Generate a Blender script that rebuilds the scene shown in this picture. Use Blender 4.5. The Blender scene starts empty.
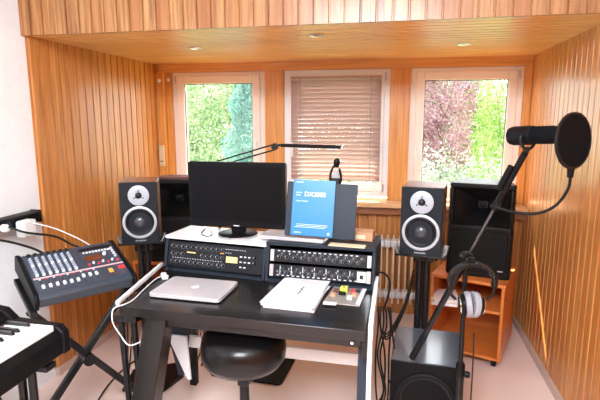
import bpy, bmesh, math, random
from mathutils import Vector, Matrix, Euler
R = math.radians
PI = math.pi
rnd = random.Random(7)
S = bpy.context.scene
COL = S.collection

# ------------------------------------------------------------------ materials
def new_mat(name):
    m = bpy.data.materials.new(name); m.use_nodes = True
    nt = m.node_tree
    return m, nt, nt.nodes['Principled BSDF']

def mat(name, col, rough=.5, metal=0, coat=0, var=.06, scale=18, bump=0, bscale=200, emit=0, spec=.5):
    m, nt, b = new_mat(name)
    b.inputs['Roughness'].default_value = rough
    b.inputs['Metallic'].default_value = metal
    b.inputs['Coat Weight'].default_value = coat
    b.inputs['Coat Roughness'].default_value = .12
    b.inputs['Specular IOR Level'].default_value = spec
    tc = nt.nodes.new('ShaderNodeTexCoord')
    n = nt.nodes.new('ShaderNodeTexNoise'); n.inputs['Scale'].default_value = scale; n.inputs['Detail'].default_value = 3
    nt.links.new(tc.outputs['Object'], n.inputs['Vector'])
    mx = nt.nodes.new('ShaderNodeMix'); mx.data_type = 'RGBA'
    mx.inputs[6].default_value = tuple(c*(1-var) for c in col)+(1,)
    mx.inputs[7].default_value = tuple(min(1, c*(1+var)) for c in col)+(1,)
    nt.links.new(n.outputs['Fac'], mx.inputs[0]); nt.links.new(mx.outputs[2], b.inputs['Base Color'])
    if bump:
        n2 = nt.nodes.new('ShaderNodeTexNoise'); n2.inputs['Scale'].default_value = bscale
        nt.links.new(tc.outputs['Object'], n2.inputs['Vector'])
        bp = nt.nodes.new('ShaderNodeBump'); bp.inputs['Strength'].default_value = bump; bp.inputs['Distance'].default_value = .002
        nt.links.new(n2.outputs['Fac'], bp.inputs['Height']); nt.links.new(bp.outputs['Normal'], b.inputs['Normal'])
    if emit:
        b.inputs['Emission Color'].default_value = col+(1,); b.inputs['Emission Strength'].default_value = emit
    return m

def wood(name, ca, cb, cc, grain='Z', board=None, pitch=.075, rough=.38, coat=.22, gs=1.0):
    """procedural timber: grain runs along one axis, boards (if any) step along another and differ in tone"""
    m, nt, b = new_mat(name)
    N = nt.nodes; L = nt.links
    b.inputs['Roughness'].default_value = rough
    b.inputs['Coat Weight'].default_value = coat; b.inputs['Coat Roughness'].default_value = .18
    tc = N.new('ShaderNodeTexCoord')
    sc = {'X': (2.5, 60, 60), 'Y': (60, 2.5, 60), 'Z': (60, 60, 2.5)}[grain]
    sc = tuple(s*gs for s in sc)
    vec = tc.outputs['Object']
    boardfac = None
    if board:
        sp = N.new('ShaderNodeSeparateXYZ'); L.new(vec, sp.inputs[0])
        dv = N.new('ShaderNodeMath'); dv.operation = 'DIVIDE'; dv.inputs[1].default_value = pitch
        L.new(sp.outputs[board], dv.inputs[0])
        fl = N.new('ShaderNodeMath'); fl.operation = 'FLOOR'; L.new(dv.outputs[0], fl.inputs[0])
        wn = N.new('ShaderNodeTexWhiteNoise'); wn.noise_dimensions = '1D'; L.new(fl.outputs[0], wn.inputs['W'])
        boardfac = wn.outputs['Value']
        off = N.new('ShaderNodeVectorMath'); off.operation = 'SCALE'; off.inputs['Scale'].default_value = 9.0
        L.new(wn.outputs['Color'], off.inputs[0])
        ad = N.new('ShaderNodeVectorMath'); ad.operation = 'ADD'
        L.new(vec, ad.inputs[0]); L.new(off.outputs[0], ad.inputs[1]); vec = ad.outputs[0]
    mp = N.new('ShaderNodeMapping'); mp.inputs['Scale'].default_value = sc; L.new(vec, mp.inputs['Vector'])
    n1 = N.new('ShaderNodeTexNoise'); n1.inputs['Scale'].default_value = 1.0; n1.inputs['Detail'].default_value = 5
    n1.inputs['Distortion'].default_value = .6
    L.new(mp.outputs[0], n1.inputs['Vector'])
    cr = N.new('ShaderNodeValToRGB')
    cr.color_ramp.elements[0].position = .34; cr.color_ramp.elements[0].color = cb+(1,)
    cr.color_ramp.elements[1].position = .64; cr.color_ramp.elements[1].color = ca+(1,)
    L.new(n1.outputs['Fac'], cr.inputs[0])
    n2 = N.new('ShaderNodeTexNoise'); n2.inputs['Scale'].default_value = 2.2; n2.inputs['Detail'].default_value = 2
    L.new(tc.outputs['Object'], n2.inputs['Vector'])
    mx = N.new('ShaderNodeMix'); mx.data_type = 'RGBA'; mx.inputs[7].default_value = cc+(1,)
    L.new(cr.outputs[0], mx.inputs[6])
    if boardfac:
        f = N.new('ShaderNodeMath'); f.operation = 'MULTIPLY'; f.inputs[1].default_value = .8
        L.new(boardfac, f.inputs[0]); L.new(f.outputs[0], mx.inputs[0])
    else:
        f = N.new('ShaderNodeMath'); f.operation = 'MULTIPLY'; f.inputs[1].default_value = .5
        L.new(n2.outputs['Fac'], f.inputs[0]); L.new(f.outputs[0], mx.inputs[0])
    L.new(mx.outputs[2], b.inputs['Base Color'])
    bp = N.new('ShaderNodeBump'); bp.inputs['Strength'].default_value = .12; bp.inputs['Distance'].default_value = .002
    L.new(n1.outputs['Fac'], bp.inputs['Height']); L.new(bp.outputs['Normal'], b.inputs['Normal'])
    return m

def leafmat(name, a, b2, trans=.5):
    m = bpy.data.materials.new(name); m.use_nodes = True; nt = m.node_tree; N = nt.nodes; L = nt.links
    N.remove(N['Principled BSDF']); out = N['Material Output']
    tc = N.new('ShaderNodeTexCoord'); n = N.new('ShaderNodeTexNoise'); n.inputs['Scale'].default_value = 1.6
    n.inputs['Detail'].default_value = 6
    L.new(tc.outputs['Object'], n.inputs['Vector'])
    cr = N.new('ShaderNodeValToRGB'); cr.color_ramp.elements[0].position = .38; cr.color_ramp.elements[1].position = .62
    cr.color_ramp.elements[0].color = a+(1,); cr.color_ramp.elements[1].color = b2+(1,)
    L.new(n.outputs['Fac'], cr.inputs[0])
    d = N.new('ShaderNodeBsdfDiffuse'); t = N.new('ShaderNodeBsdfTranslucent'); mx = N.new('ShaderNodeMixShader')
    mx.inputs[0].default_value = trans
    L.new(cr.outputs[0], d.inputs[0]); L.new(cr.outputs[0], t.inputs[0])
    L.new(d.outputs[0], mx.inputs[1]); L.new(t.outputs[0], mx.inputs[2]); L.new(mx.outputs[0], out.inputs[0])
    return m

def blindmat():
    m = bpy.data.materials.new('blind_slats'); m.use_nodes = True; nt = m.node_tree; N = nt.nodes; L = nt.links
    b = N['Principled BSDF']; b.inputs['Base Color'].default_value = (.60, .46, .43, 1); b.inputs['Roughness'].default_value = .45
    t = N.new('ShaderNodeBsdfTranslucent'); t.inputs[0].default_value = (.62, .46, .42, 1)
    mx = N.new('ShaderNodeMixShader'); mx.inputs[0].default_value = .3
    L.new(b.outputs[0], mx.inputs[1]); L.new(t.outputs[0], mx.inputs[2]); L.new(mx.outputs[0], N['Material Output'].inputs[0])
    return m

def glassmat():
    m = bpy.data.materials.new('window_glass'); m.use_nodes = True; nt = m.node_tree; N = nt.nodes; L = nt.links
    N.remove(N['Principled BSDF'])
    tr = N.new('ShaderNodeBsdfTransparent'); gl = N.new('ShaderNodeBsdfGlossy'); gl.inputs['Roughness'].default_value = .02
    mx = N.new('ShaderNodeMixShader'); mx.inputs[0].default_value = .04; L.new(tr.outputs[0], mx.inputs[1]); L.new(gl.outputs[0], mx.inputs[2])
    L.new(mx.outputs[0], N['Material Output'].inputs[0]); return m

OA, OB, OC = (.70, .315, .085), (.38, .135, .028), (.47, .165, .036)
M = {}
M['panel_z_y'] = wood('pine_boards_side', OA, OB, OC, 'Z', 'Y')
M['panel_z_x'] = wood('pine_boards_upright', OA, OB, OC, 'Z', 'X')
M['panel_x_y'] = wood('pine_boards_ceiling', (.92, .56, .20), (.72, .34, .09), (.76, .36, .10), 'X', 'Y', rough=.3, coat=.35)
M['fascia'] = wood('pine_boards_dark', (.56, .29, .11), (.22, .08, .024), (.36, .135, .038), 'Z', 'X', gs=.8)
M['beam'] = wood('pine_beam', (.84, .43, .13), (.64, .28, .065), (.70, .32, .08), 'X')
M['post'] = wood('pine_post', (.84, .42, .12), (.60, .245, .05), (.70, .30, .07), 'Z')
M['sill'] = wood('sill_wood', (.86, .56, .30), (.64, .34, .14), (.74, .42, .19), 'X', coat=.5)
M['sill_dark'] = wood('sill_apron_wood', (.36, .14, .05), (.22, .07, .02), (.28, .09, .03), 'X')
M['cab'] = wood('beech_laminate', (.74, .24, .05), (.60, .165, .028), (.68, .20, .035), 'X', rough=.4)
M['veneer'] = wood('walnut_veneer', (.25, .14, .09), (.15, .075, .045), (.20, .10, .065), 'Y', rough=.35, coat=.3)
M['plaster'] = mat('white_plaster', (.86, .91, .96), .8, bump=.15, bscale=90)
M['floor'] = mat('pink_beige_floor', (.86, .69, .64), .36, coat=.1, var=.05, scale=4, bump=.05)
M['base'] = mat('baseboard_paint', (.60, .47, .42), .45)
M['frame'] = mat('window_frame_cream', (.95, .85, .78), .3, coat=.2, var=.02)
M['framew'] = mat('window_frame_white', (.92, .92, .95), .3, coat=.2, var=.02)
M['gasket'] = mat('window_gasket', (.12, .13, .13), .6)
M['black'] = mat('black_plastic', (.004, .004, .005), .45, spec=.15, var=.15, bump=.08, bscale=500)
M['blackm'] = mat('black_steel', (.005, .005, .006), .32, coat=.1, spec=.3)
M['pa'] = mat('pa_black', (.004, .004, .005), .42, spec=.25, bump=.25, bscale=380)
M['grille'] = mat('grille_black', (.004, .004, .0045), .6, spec=.2, bump=.5, bscale=500)
M['screen'] = mat('screen_black', (.003, .003, .004), .38, spec=.12)
M['desk'] = mat('desk_black', (.009, .007, .007), .26, coat=.1, spec=.4, var=.2, bump=.05)
M['baffle'] = mat('baffle_charcoal', (.011, .015, .021), .45, spec=.2, bump=.1)
M['case'] = mat('rack_case_grey', (.020, .027, .038), .5, spec=.2, bump=.15)
M['stand_grey'] = mat('slate_grey', (.026, .034, .050), .45, spec=.2)
M['face'] = mat('faceplate_black', (.007, .008, .011), .4, spec=.3)
M['mixer'] = mat('mixer_grey', (.045, .058, .085), .42, var=.1)
M['mixerlip'] = mat('mixer_lip', (.035, .046, .062), .35)
M['silver'] = mat('brushed_aluminium', (.62, .62, .64), .32, metal=.85, bump=.03)
M['laptop'] = mat('laptop_aluminium', (.72, .70, .74), .35, metal=.45)
M['chrome'] = mat('chrome', (.8, .8, .82), .12, metal=1)
M['steel'] = mat('dark_steel', (.10, .10, .11), .22, metal=.8)
M['ring'] = mat('silver_ring', (.50, .53, .58), .4, metal=.3)
M['plate'] = mat('tweeter_plate', (.42, .46, .52), .45, metal=.2)
M['cone'] = mat('cone_black', (.010, .011, .014), .35, spec=.4)
M['dome'] = mat('dome_grey', (.045, .05, .065), .22, coat=.3)
M['white'] = mat('white_plastic', (.85, .86, .88), .35)
M['whitelam'] = mat('white_laminate', (.80, .82, .85), .3, coat=.2)
M['paper'] = mat('paper', (.86, .83, .86), .7)
M['cream'] = mat('cream_paper', (.75, .62, .42), .7)
M['ink'] = mat('ink', (.06, .06, .08), .6)
M['pink'] = mat('pink_print', (.85, .66, .70), .7)
M['subtop'] = mat('sub_top_sheen', (.07, .085, .115), .25, coat=.3, var=.03)  # window reflection on the black top put into the colour
M['blue'] = mat('cover_blue', (.012, .20, .47), .35, coat=.25, var=.03)
M['rubber'] = mat('rubber', (.006, .006, .006), .65, spec=.2)
M['leather'] = mat('black_vinyl', (.003, .0025, .003), .3, spec=.25, bump=.12, bscale=260, coat=.2)
M['red'] = mat('red_mark', (.65, .05, .06), .4)
M['redline'] = mat('red_line', (.80, .42, .42), .4)
M['orange'] = mat('orange_button', (.95, .42, .08), .4)
M['lcd'] = mat('lcd_amber', (.75, .55, .22), .4, emit=.25)
M['lcdoff'] = mat('lcd_dark_red', (.16, .045, .02), .3)
M['knobgrey'] = mat('knob_grey', (.36, .38, .42), .35)
M['knobdim'] = mat('knob_dim', (.13, .14, .16), .4)
M['knobblue'] = mat('knob_blue_grey', (.40, .46, .56), .35)
M['knobwhite'] = mat('knob_white', (.72, .76, .82), .35)
M['knobblack'] = mat('knob_black', (.012, .012, .015), .35)
M['green'] = mat('pcb_film', (.30, .27, .24), .25, var=.35, scale=60, coat=.4)
M['yellow'] = mat('yellow_part', (.75, .85, .10), .4)
M['radiator'] = mat('radiator_white', (.70, .72, .76), .35)
M['radcol'] = mat('radiator_cream', (.78, .62, .45), .35)
M['card'] = mat('cardboard', (.55, .30, .17), .8)
M['rope'] = mat('cable_black', (.006, .006, .006), .5, spec=.3)
M['earpad'] = mat('earpad_grey', (.28, .28, .31), .8, bump=.5, bscale=160)
M['mesh'] = mat('nylon_black', (.003, .003, .004), .8, spec=.1, bump=.5, bscale=700)
M['key'] = mat('key_white', (.86, .85, .83), .25, coat=.3, var=.02)
M['keyb'] = mat('key_black', (.012, .012, .013), .25, coat=.3)
M['redbrown'] = mat('dark_red_cloth', (.16, .05, .05), .7)
M['blind'] = blindmat()
M['glass'] = glassmat()
M['bark'] = mat('bark', (.12, .08, .05), .9)
M['lawn'] = mat('lawn', (.12, .18, .06), .9, var=.4, scale=3)
M['outside'] = mat('sun_shield_paint', (.7, .68, .64), .9)
M['lamp'] = mat('lamp_glass', (1.0, .93, .85), .4, emit=2.0)

# ------------------------------------------------------------------ mesh builder
class MB:
    def __init__(self): self.bm = bmesh.new(); self.mats = []; self.T = Matrix.Identity(4); self.mi = 0
    def use(self, k):
        if k not in self.mats: self.mats.append(k)
        self.mi = self.mats.index(k); return self
    def _fin(self, verts, faces):
        for f in faces: f.material_index = self.mi
        for v in verts: v.co = self.T @ v.co
    def box(self, c, s, rot=None):
        r = bmesh.ops.create_cube(self.bm, size=1)
        vs = r['verts']; mt = Matrix.Translation(c)
        if rot: mt = mt @ Euler(rot).to_matrix().to_4x4()
        for v in vs: v.co = mt @ Vector((v.co.x*s[0], v.co.y*s[1], v.co.z*s[2]))
        self._fin(vs, {f for v in vs for f in v.link_faces}); return self
    def bx(self, x0, x1, y0, y1, z0, z1): return self.box(((x0+x1)/2, (y0+y1)/2, (z0+z1)/2), (abs(x1-x0), abs(y1-y0), abs(z1-z0)))
    def cyl(self, a, b, r, r2=None, n=16):
        a = Vector(a); b = Vector(b); d = b-a
        q = d.to_track_quat('Z', 'Y').to_matrix().to_4x4()
        m = Matrix.Translation((a+b)/2) @ q
        o = bmesh.ops.create_cone(self.bm, cap_ends=True, segments=n, radius1=r, radius2=r if r2 is None else r2, depth=d.length, matrix=m)
        self._fin(o['verts'], {f for v in o['verts'] for f in v.link_faces}); return self
    def lathe(self, prof, o=(0, 0, 0), axis=(0, 0, 1), n=28, sy=1.0):
        q = Vector(axis).to_track_quat('Z', 'Y').to_matrix().to_4x4(); m = Matrix.Translation(o) @ q
        rings = []; vs = []
        for (r, z) in prof:
            if r < 1e-6: v = self.bm.verts.new(m @ Vector((0, 0, z))); rings.append([v]); vs.append(v)
            else:
                ring = [self.bm.verts.new(m @ Vector((r*math.cos(2*PI*k/n), sy*r*math.sin(2*PI*k/n), z))) for k in range(n)]
                rings.append(ring); vs += ring
        fs = []
        for A, B in zip(rings, rings[1:]):
            for k in range(n):
                k2 = (k+1) % n
                if len(A) == 1 and len(B) == 1: continue
                if len(A) == 1: fs.append(self.bm.faces.new((A[0], B[k2], B[k])))
                elif len(B) == 1: fs.append(self.bm.faces.new((A[k], A[k2], B[0])))
                else: fs.append(self.bm.faces.new((A[k], A[k2], B[k2], B[k])))
        self._fin(vs, fs); return self
    def prism(self, poly, axis, a, b):
        """poly in the plane perpendicular to axis ('x': (y,z); 'y': (x,z); 'z': (x,y)) swept a..b"""
        def P(p, t): return {'x': (t, p[0], p[1]), 'y': (p[0], t, p[1]), 'z': (p[0], p[1], t)}[axis]
        A = [self.bm.verts.new(P(p, a)) for p in poly]; B = [self.bm.verts.new(P(p, b)) for p in poly]
        n = len(poly); fs = [self.bm.faces.new(A), self.bm.faces.new(B[::-1])]
        for i in range(n): fs.append(self.bm.faces.new((A[i], B[i], B[(i+1) % n], A[(i+1) % n])))
        self._fin(A+B, fs); return self
    def rr(self, w, h, r, axis, a, b, c=(0, 0), n=5):
        p = []
        for (sx, sy, a0) in ((1, 1, 0), (-1, 1, 90), (-1, -1, 180), (1, -1, 270)):
            for k in range(n+1):
                t = R(a0+90*k/n); p.append((c[0]+sx*(w/2-r)+r*math.cos(t), c[1]+sy*(h/2-r)+r*math.sin(t)))
        return self.prism(p, axis, a, b)
    def tube(self, pts, r, n=8, sm=6, closed=False):
        P = [Vector(p) for p in pts]
        if sm > 1 and len(P) > 2:
            out = []; N = len(P); rng = N if closed else N-1
            for i in range(rng):
                if closed: p0, p1, p2, p3 = P[(i-1) % N], P[i], P[(i+1) % N], P[(i+2) % N]
                else: p0, p1, p2, p3 = P[max(i-1, 0)], P[i], P[i+1], P[min(i+2, N-1)]
                for k in range(sm):
                    t = k/sm
                    out.append(.5*((2*p1)+(p2-p0)*t+(2*p0-5*p1+4*p2-p3)*t*t+(-p0+3*p1-3*p2+p3)*t**3))
            if not closed: out.append(P[-1])
            P = out
        rings = []; vs = []; fs = []; up = Vector((0, 0, 1)); prev = None
        for i, p in enumerate(P):
            if closed: d = P[(i+1) % len(P)]-P[i-1]
            else: d = P[min(i+1, len(P)-1)]-P[max(i-1, 0)]
            if d.length < 1e-9: d = Vector((0, 0, 1))
            d.normalize()
            if prev is None: u = d.orthogonal().normalized()
            else: u = (prev-d*prev.dot(d)).normalized()
            prev = u; w = d.cross(u)
            ring = [self.bm.verts.new(p+r*(u*math.cos(2*PI*k/n)+w*math.sin(2*PI*k/n))) for k in range(n)]
            rings.append(ring); vs += ring
        for A, B in zip(rings, rings[1:]+([rings[0]] if closed else [])):
            for k in range(n): fs.append(self.bm.faces.new((A[k], A[(k+1) % n], B[(k+1) % n], B[k])))
        if not closed: fs.append(self.bm.faces.new(rings[0][::-1])); fs.append(self.bm.faces.new(rings[-1]))
        self._fin(vs, fs); return self
    def build(self, name, parent=None, bevel=0, loc=None, seg=2, sharp=38):
        bmesh.ops.recalc_face_normals(self.bm, faces=self.bm.faces)
        me = bpy.data.meshes.new(name); self.bm.to_mesh(me); self.bm.free()
        for k in self.mats: me.materials.append(M[k])
        for p in me.polygons: p.use_smooth = True
        me.set_sharp_from_angle(angle=R(sharp))
        o = bpy.data.objects.new(name, me); COL.objects.link(o)
        if parent: o.parent = parent
        if loc: o.location = loc
        if bevel:
            b = o.modifiers.new('bevel', 'BEVEL'); b.width = bevel; b.segments = seg; b.limit_method = 'ANGLE'; b.angle_limit = R(40)
            b.harden_normals = False
        return o

def mb(k): return MB().use(k)
def tag(o, label=None, cat=None, group=None, kind=None):
    if label: o['label'] = label
    if cat: o['category'] = cat
    if group: o['group'] = group
    if kind: o['kind'] = kind
    return o
def empty(name, loc=(0, 0, 0), rz=0, label=None, cat=None, group=None, kind=None, rot=None):
    o = bpy.data.objects.new(name, None); COL.objects.link(o); o.location = loc
    o.rotation_euler = rot if rot else (0, 0, R(rz)); o.empty_display_size = .05
    return tag(o, label, cat, group, kind)
def struct(o, label=None): o['kind'] = 'structure'; 
def copy_tree(o, parent=None):
    c = o.copy(); COL.objects.link(c); c.parent = parent
    for ch in list(o.children): copy_tree(ch, c)
    return c
def text(body, size, mk, name, parent, loc, rot, align='LEFT', ext=.0004, bold=0):
    cu = bpy.data.curves.new(name, 'FONT'); cu.body = body; cu.size = size; cu.extrude = ext; cu.align_x = align; cu.offset = bold
    t = bpy.data.objects.new(name, cu); COL.objects.link(t)
    bpy.context.view_layer.update()
    me = bpy.data.meshes.new_from_object(t.evaluated_get(bpy.context.evaluated_depsgraph_get()))
    bpy.data.objects.remove(t); bpy.data.curves.remove(cu)
    me.materials.clear(); me.materials.append(M[mk])
    o = bpy.data.objects.new(name, me); COL.objects.link(o); o.parent = parent; o.location = loc; o.rotation_euler = rot
    return o

# ------------------------------------------------------------------ room dimensions
XL, XR = -1.955, .90
YF, YB = 2.32, 3.74      # dormer opening / window wall
ZC = 1.957               # dormer ceiling
PITCH = .075

def boards(name, mk, ax_u, u0, u1, ax_v, v0, v1, face, thick, dirn, pitch=PITCH, groove=.018, depth=.013):
    """tongue-and-groove boarding: boards step along ax_u, run along ax_v; visible face at 'face', body goes back by thick*dirn"""
    m = mb(mk); n = max(1, round((u1-u0)/pitch)); p = (u1-u0)/n
    prof = []
    for i in range(n):
        a = u0+i*p
        prof += [(a+groove*.15, depth), (a+groove*.50, depth), (a+groove*.70, 0), (a+p-groove*.05, 0)]
    prof.append((u1, depth))
    poly = [(u, face+dirn*d) for u, d in prof]+[(u1, face+dirn*thick), (u0, face+dirn*thick)]
    axes = {'x': 0, 'y': 1, 'z': 2}; iu, iv = axes[ax_u], axes[ax_v]; iw = 3-iu-iv
    def P(p_, t):
        r = [0, 0, 0]; r[iu] = p_[0]; r[iw] = p_[1]; r[iv] = t; return r
    A = [m.bm.verts.new(P(q, v0)) for q in poly]; B = [m.bm.verts.new(P(q, v1)) for q in poly]
    N = len(poly); fs = [m.bm.faces.new(A), m.bm.faces.new(B[::-1])]
    for i in range(N): fs.append(m.bm.faces.new((A[i], B[i], B[(i+1) % N], A[(i+1) % N])))
    for f in fs: f.material_index = 0
    o = m.build(name, sharp=20); o['kind'] = 'structure'; return o

def sbox(name, mk, x0, x1, y0, y1, z0, z1, bevel=0):
    o = mb(mk).bx(x0, x1, y0, y1, z0, z1).build(name, bevel=bevel); o['kind'] = 'structure'; return o

YR = -1.7; XRm = .90
sbox('floor', 'floor', -2.1, XRm+.15, YR-.1, YB+.15, -.05, 0)
sbox('wall_left', 'plaster', XL-.12, XL-.02, YR, YF+.01, 0, 2.6)
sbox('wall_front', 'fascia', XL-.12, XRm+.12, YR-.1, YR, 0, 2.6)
boards('wall_dormer_left', 'panel_z_y', 'y', YF-.005, YB-.0, 'z', .045, ZC, XL, .08, -1)
boards('wall_right', 'panel_z_y', 'y', YR, YB, 'z', .045, 2.6 if False else ZC, XR, .08, 1)
sbox('wall_right_upper', 'plaster', XR+.01, XR+.1, YR, YF-.03, ZC, 2.6)
boards('ceiling', 'panel_x_y', 'y', YF-.01, YB, 'x', XL-.05, XR+.05, ZC, .06, 1)
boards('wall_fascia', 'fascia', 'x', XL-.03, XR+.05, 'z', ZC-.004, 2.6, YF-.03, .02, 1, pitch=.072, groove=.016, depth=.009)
sbox('ceiling_main', 'plaster', XL-.12, XRm+.12, YR-.1, YF+.02, 2.6, 2.68)
sbox('baseboard_left', 'base', XL-.02, XL+.010, YF, YB, 0, .05, .003)
sbox('baseboard_right', 'base', XR-.016, XR+.02, YR, YB, 0, .05, .003)
# window wall
WZ0, WZ1 = .925, 1.89
wins = [(-1.832, -1.047), (-.895, -.078), (.067, .851)]
boards('wall_back', 'panel_z_x', 'x', XL, XR, 'z', 0, .83, YB-.05, .20, 1)
sbox('trim_1', 'beam', XL, XR, YB-.03, YB+.14, WZ1, ZC)
sbox('trim_2', 'post', XL, XL+.07, YB-.06, YB+.14, .905, WZ1, .004)
sbox('trim_3', 'post', XL+.07, wins[0][0], YB-.02, YB+.14, .905, WZ1, .004)
sbox('trim_4', 'post', wins[0][1], wins[1][0], YB-.025, YB+.14, .905, WZ1, .004)
sbox('trim_5', 'post', wins[1][1], wins[2][0], YB-.025, YB+.14, .905, WZ1, .004)
sbox('trim_6', 'post', wins[2][1], XR, YB-.025, YB+.14, .905, WZ1, .004)
sbox('trim_7', 'beam', XL, XR, YB+.05, YB+.14, .83, .905)
sbox('trim_8', 'sill', XL, XR, 3.535, YB+.05, .872, .905, .005)
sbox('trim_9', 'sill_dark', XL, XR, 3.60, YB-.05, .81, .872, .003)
o = mb('outside').bx(XL-.3, XR+.3, YB+.14, YB+.80, 2.252, 2.37).build('sun_shield'); o['kind'] = 'structure'  # unseen slab added above the windows to trim the sun to a streak

def window(i, x0, x1, fm, blind=False, hinge=1):
    w = empty('window_%d' % i, ((x0+x1)/2, YB, WZ0), kind='structure')
    W = x1-x0; Hh = WZ1-WZ0; h = W/2
    f = mb(fm)
    for a in (-1, 1): f.box((a*(h-.022), .04, Hh/2), (.044, .08, Hh))
    f.box((0, .04, Hh-.020), (W-.088, .08, .04)); f.box((0, .04, .022), (W-.088, .08, .044))
    f.build('window_frame', w, .004)
    s = mb(fm); b = .042; t = .062; hx = h-b
    for a in (-1, 1): s.box((a*(hx-t/2), .012, Hh/2+.004), (t, .06, Hh-2*b+.02))
    s.box((0, .012, Hh-b-t/2+.014), (2*hx-2*t, .06, t)); s.box((0, .012, b+t/2-.004), (2*hx-2*t, .06, t))
    s.build('window_sash', w, .006)
    gx = hx-t; z0, z1 = b+t-.004, Hh-b-t+.014
    g = mb('gasket')
    for a in (-1, 1): g.box((a*(gx-.003), .0, (z0+z1)/2), (.006, .012, z1-z0))
    g.box((0, .0, z1-.003), (2*gx-.012, .012, .006)); g.box((0, 0, z0+.003), (2*gx-.012, .012, .006)); g.build('gasket', w)
    mb('glass').box((0, .012, (z0+z1)/2), (2*gx-.013, .004, z1-z0-.013)).build('pane', w)
    # hinges on one side, handle on the other
    hg = mb('silver')
    for z in (.07, Hh-.06): hg.cyl((hinge*(h-.036), -.024, z-.03), (hinge*(h-.036), -.024, z+.03), .007, n=10)
    hg.build('hinge', w)
    hd = mb('white'); hz = Hh*.42; X = -hinge*(hx-t/2)
    hd.box((X, -.022, hz), (.026, .008, .07)); hd.cyl((X, -.022, hz), (X, -.05, hz), .009, n=12); hd.box((X, -.055, hz-.045), (.018, .012, .11))
    hd.build('window_handle', w, .003)
    return w, gx, z0, z1
window(1, *wins[0], 'frame', hinge=-1)
w2, gx, z0, z1 = window(2, *wins[1], 'framew', hinge=1)
window(3, *wins[2], 'frame', hinge=1)
# the closed blind in the middle window
bl = empty('window_blind', ((wins[1][0]+wins[1][1])/2, YB-.018-.026, 1.048), label='closed dusky pink venetian blind over the middle window', cat='blind')
bw = .69; top = .782
m = mb('blind'); n = 23
for k in range(n):
    z = .012+k*(top-.03)/n
    m.box((0, .004, z+.016), (bw, .0012, .0395), (R(37), 0, 0))
m.build('slat_panel', bl)
mb('blind').box((0, .004, top), (bw, .022, .022)).build('headrail', bl, .003)
mb('blind').box((0, .004, .006), (bw, .014, .010)).build('bottom_rail', bl, .003)
for s in (-1, 1): mb('gasket').cyl((s*.27, -.009, 0), (s*.27, -.009, top), .0016, n=6).build('ladder_cord', bl)

# small fittings on the timber
for i, (x, y, lab) in enumerate(((-1.259, 2.897, 'leftmost of the three small recessed spotlights in the boarded ceiling'),
        (-.447, 2.60, 'middle small recessed spotlight in the boarded ceiling, nearest the front edge'),
        (.353, 3.066, 'rightmost of the three small recessed spotlights in the boarded ceiling'))):
    e = empty('recessed_spotlight', (x, y, ZC-.001), label=lab, cat='spotlight', group='spotlights in the dormer ceiling')
    mb('silver').lathe([(.022, 0), (.040, 0), (.040, -.004), (.034, -.007), (.022, -.003), (.022, 0)]).build('trim_ring', e)
    mb('lcdoff').lathe([(0, -.001), (.021, -.001), (.021, .004)]).build('lens', e)
for x, z, y, lab in ((-1.92, 1.825, YB-.062, 'round pale knob on the corner post, left of the left window'),
                  (-1.858, 1.835, YB-.022, 'round pale knob on the inner post beside the left window frame')):
    o = mb('white').lathe([(0, 0), (.014, 0), (.016, .006), (.010, .014), (.006, .016), (0, .012)], axis=(0, -1, 0)).build('round_knob', loc=(x, y, z)); tag(o, lab, 'knob')
e = empty('belt_winder', (-1.92, YB-.061, 1.22), label='narrow cream shutter belt winder plate on the left corner post', cat='winder')
mb('cream').box((0, -.008, 0), (.045, .016, .17)).build('cover_plate', e, .004)
mb('black').box((0, -.018, -.045), (.018, .004, .008)).build('belt_slot', e)

# ------------------------------------------------------------------ desk
TZ = .75
dk = empty('studio_desk', (-.62, 1.9, 0), label='black studio desk with white crossbar and side rails in front of the windows', cat='desk')
def L(x, y, z): return (x+.62, y-1.9, z)
mb('desk').prism([(-.505, -.190), (.525, -.228), (.53, .62), (-.555, .62)], 'z', TZ-.042, TZ).build('desktop', dk, .004)
m = mb('desk'); m.prism([(-.40, -.150), (.505, -.185), (.505, -.160), (-.40, -.125)], 'z', .662, .70); m.build('keyboard_tray', dk, .003)
mb('chrome').cyl((.47, -.192, .682), (.47, -.180, .682), .006, n=12).build('screw', dk)
mb('blackm').box((.517, -.205, .672), (.020, .03, .07)).build('tray_bracket', dk, .003)
# white side rails along the desk ends
mb('whitelam').prism([(-.225, .715), (.27, .715), (.27, .80), (-.225, .775)], 'x', .531, .549).build('side_rail', dk, .003)
mb('whitelam').prism([(-.275, .735), (.33, .735), (.33, .785), (-.275, .768)], 'x', -.545, -.527).build('side_rail', dk, .003) if False else None
m = mb('whitelam'); m.T = Matrix.Identity(4)
a = Vector(L(-1.126, 1.70, .765)); b_ = Vector(L(-1.165, 2.17, .79)); d = b_-a
m.box((a+b_)/2, (.014, d.length, .022), (math.asin(d.z/d.length), 0, math.atan2(-d.x, d.y)))
m.build('side_rail', dk, .005)
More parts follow.
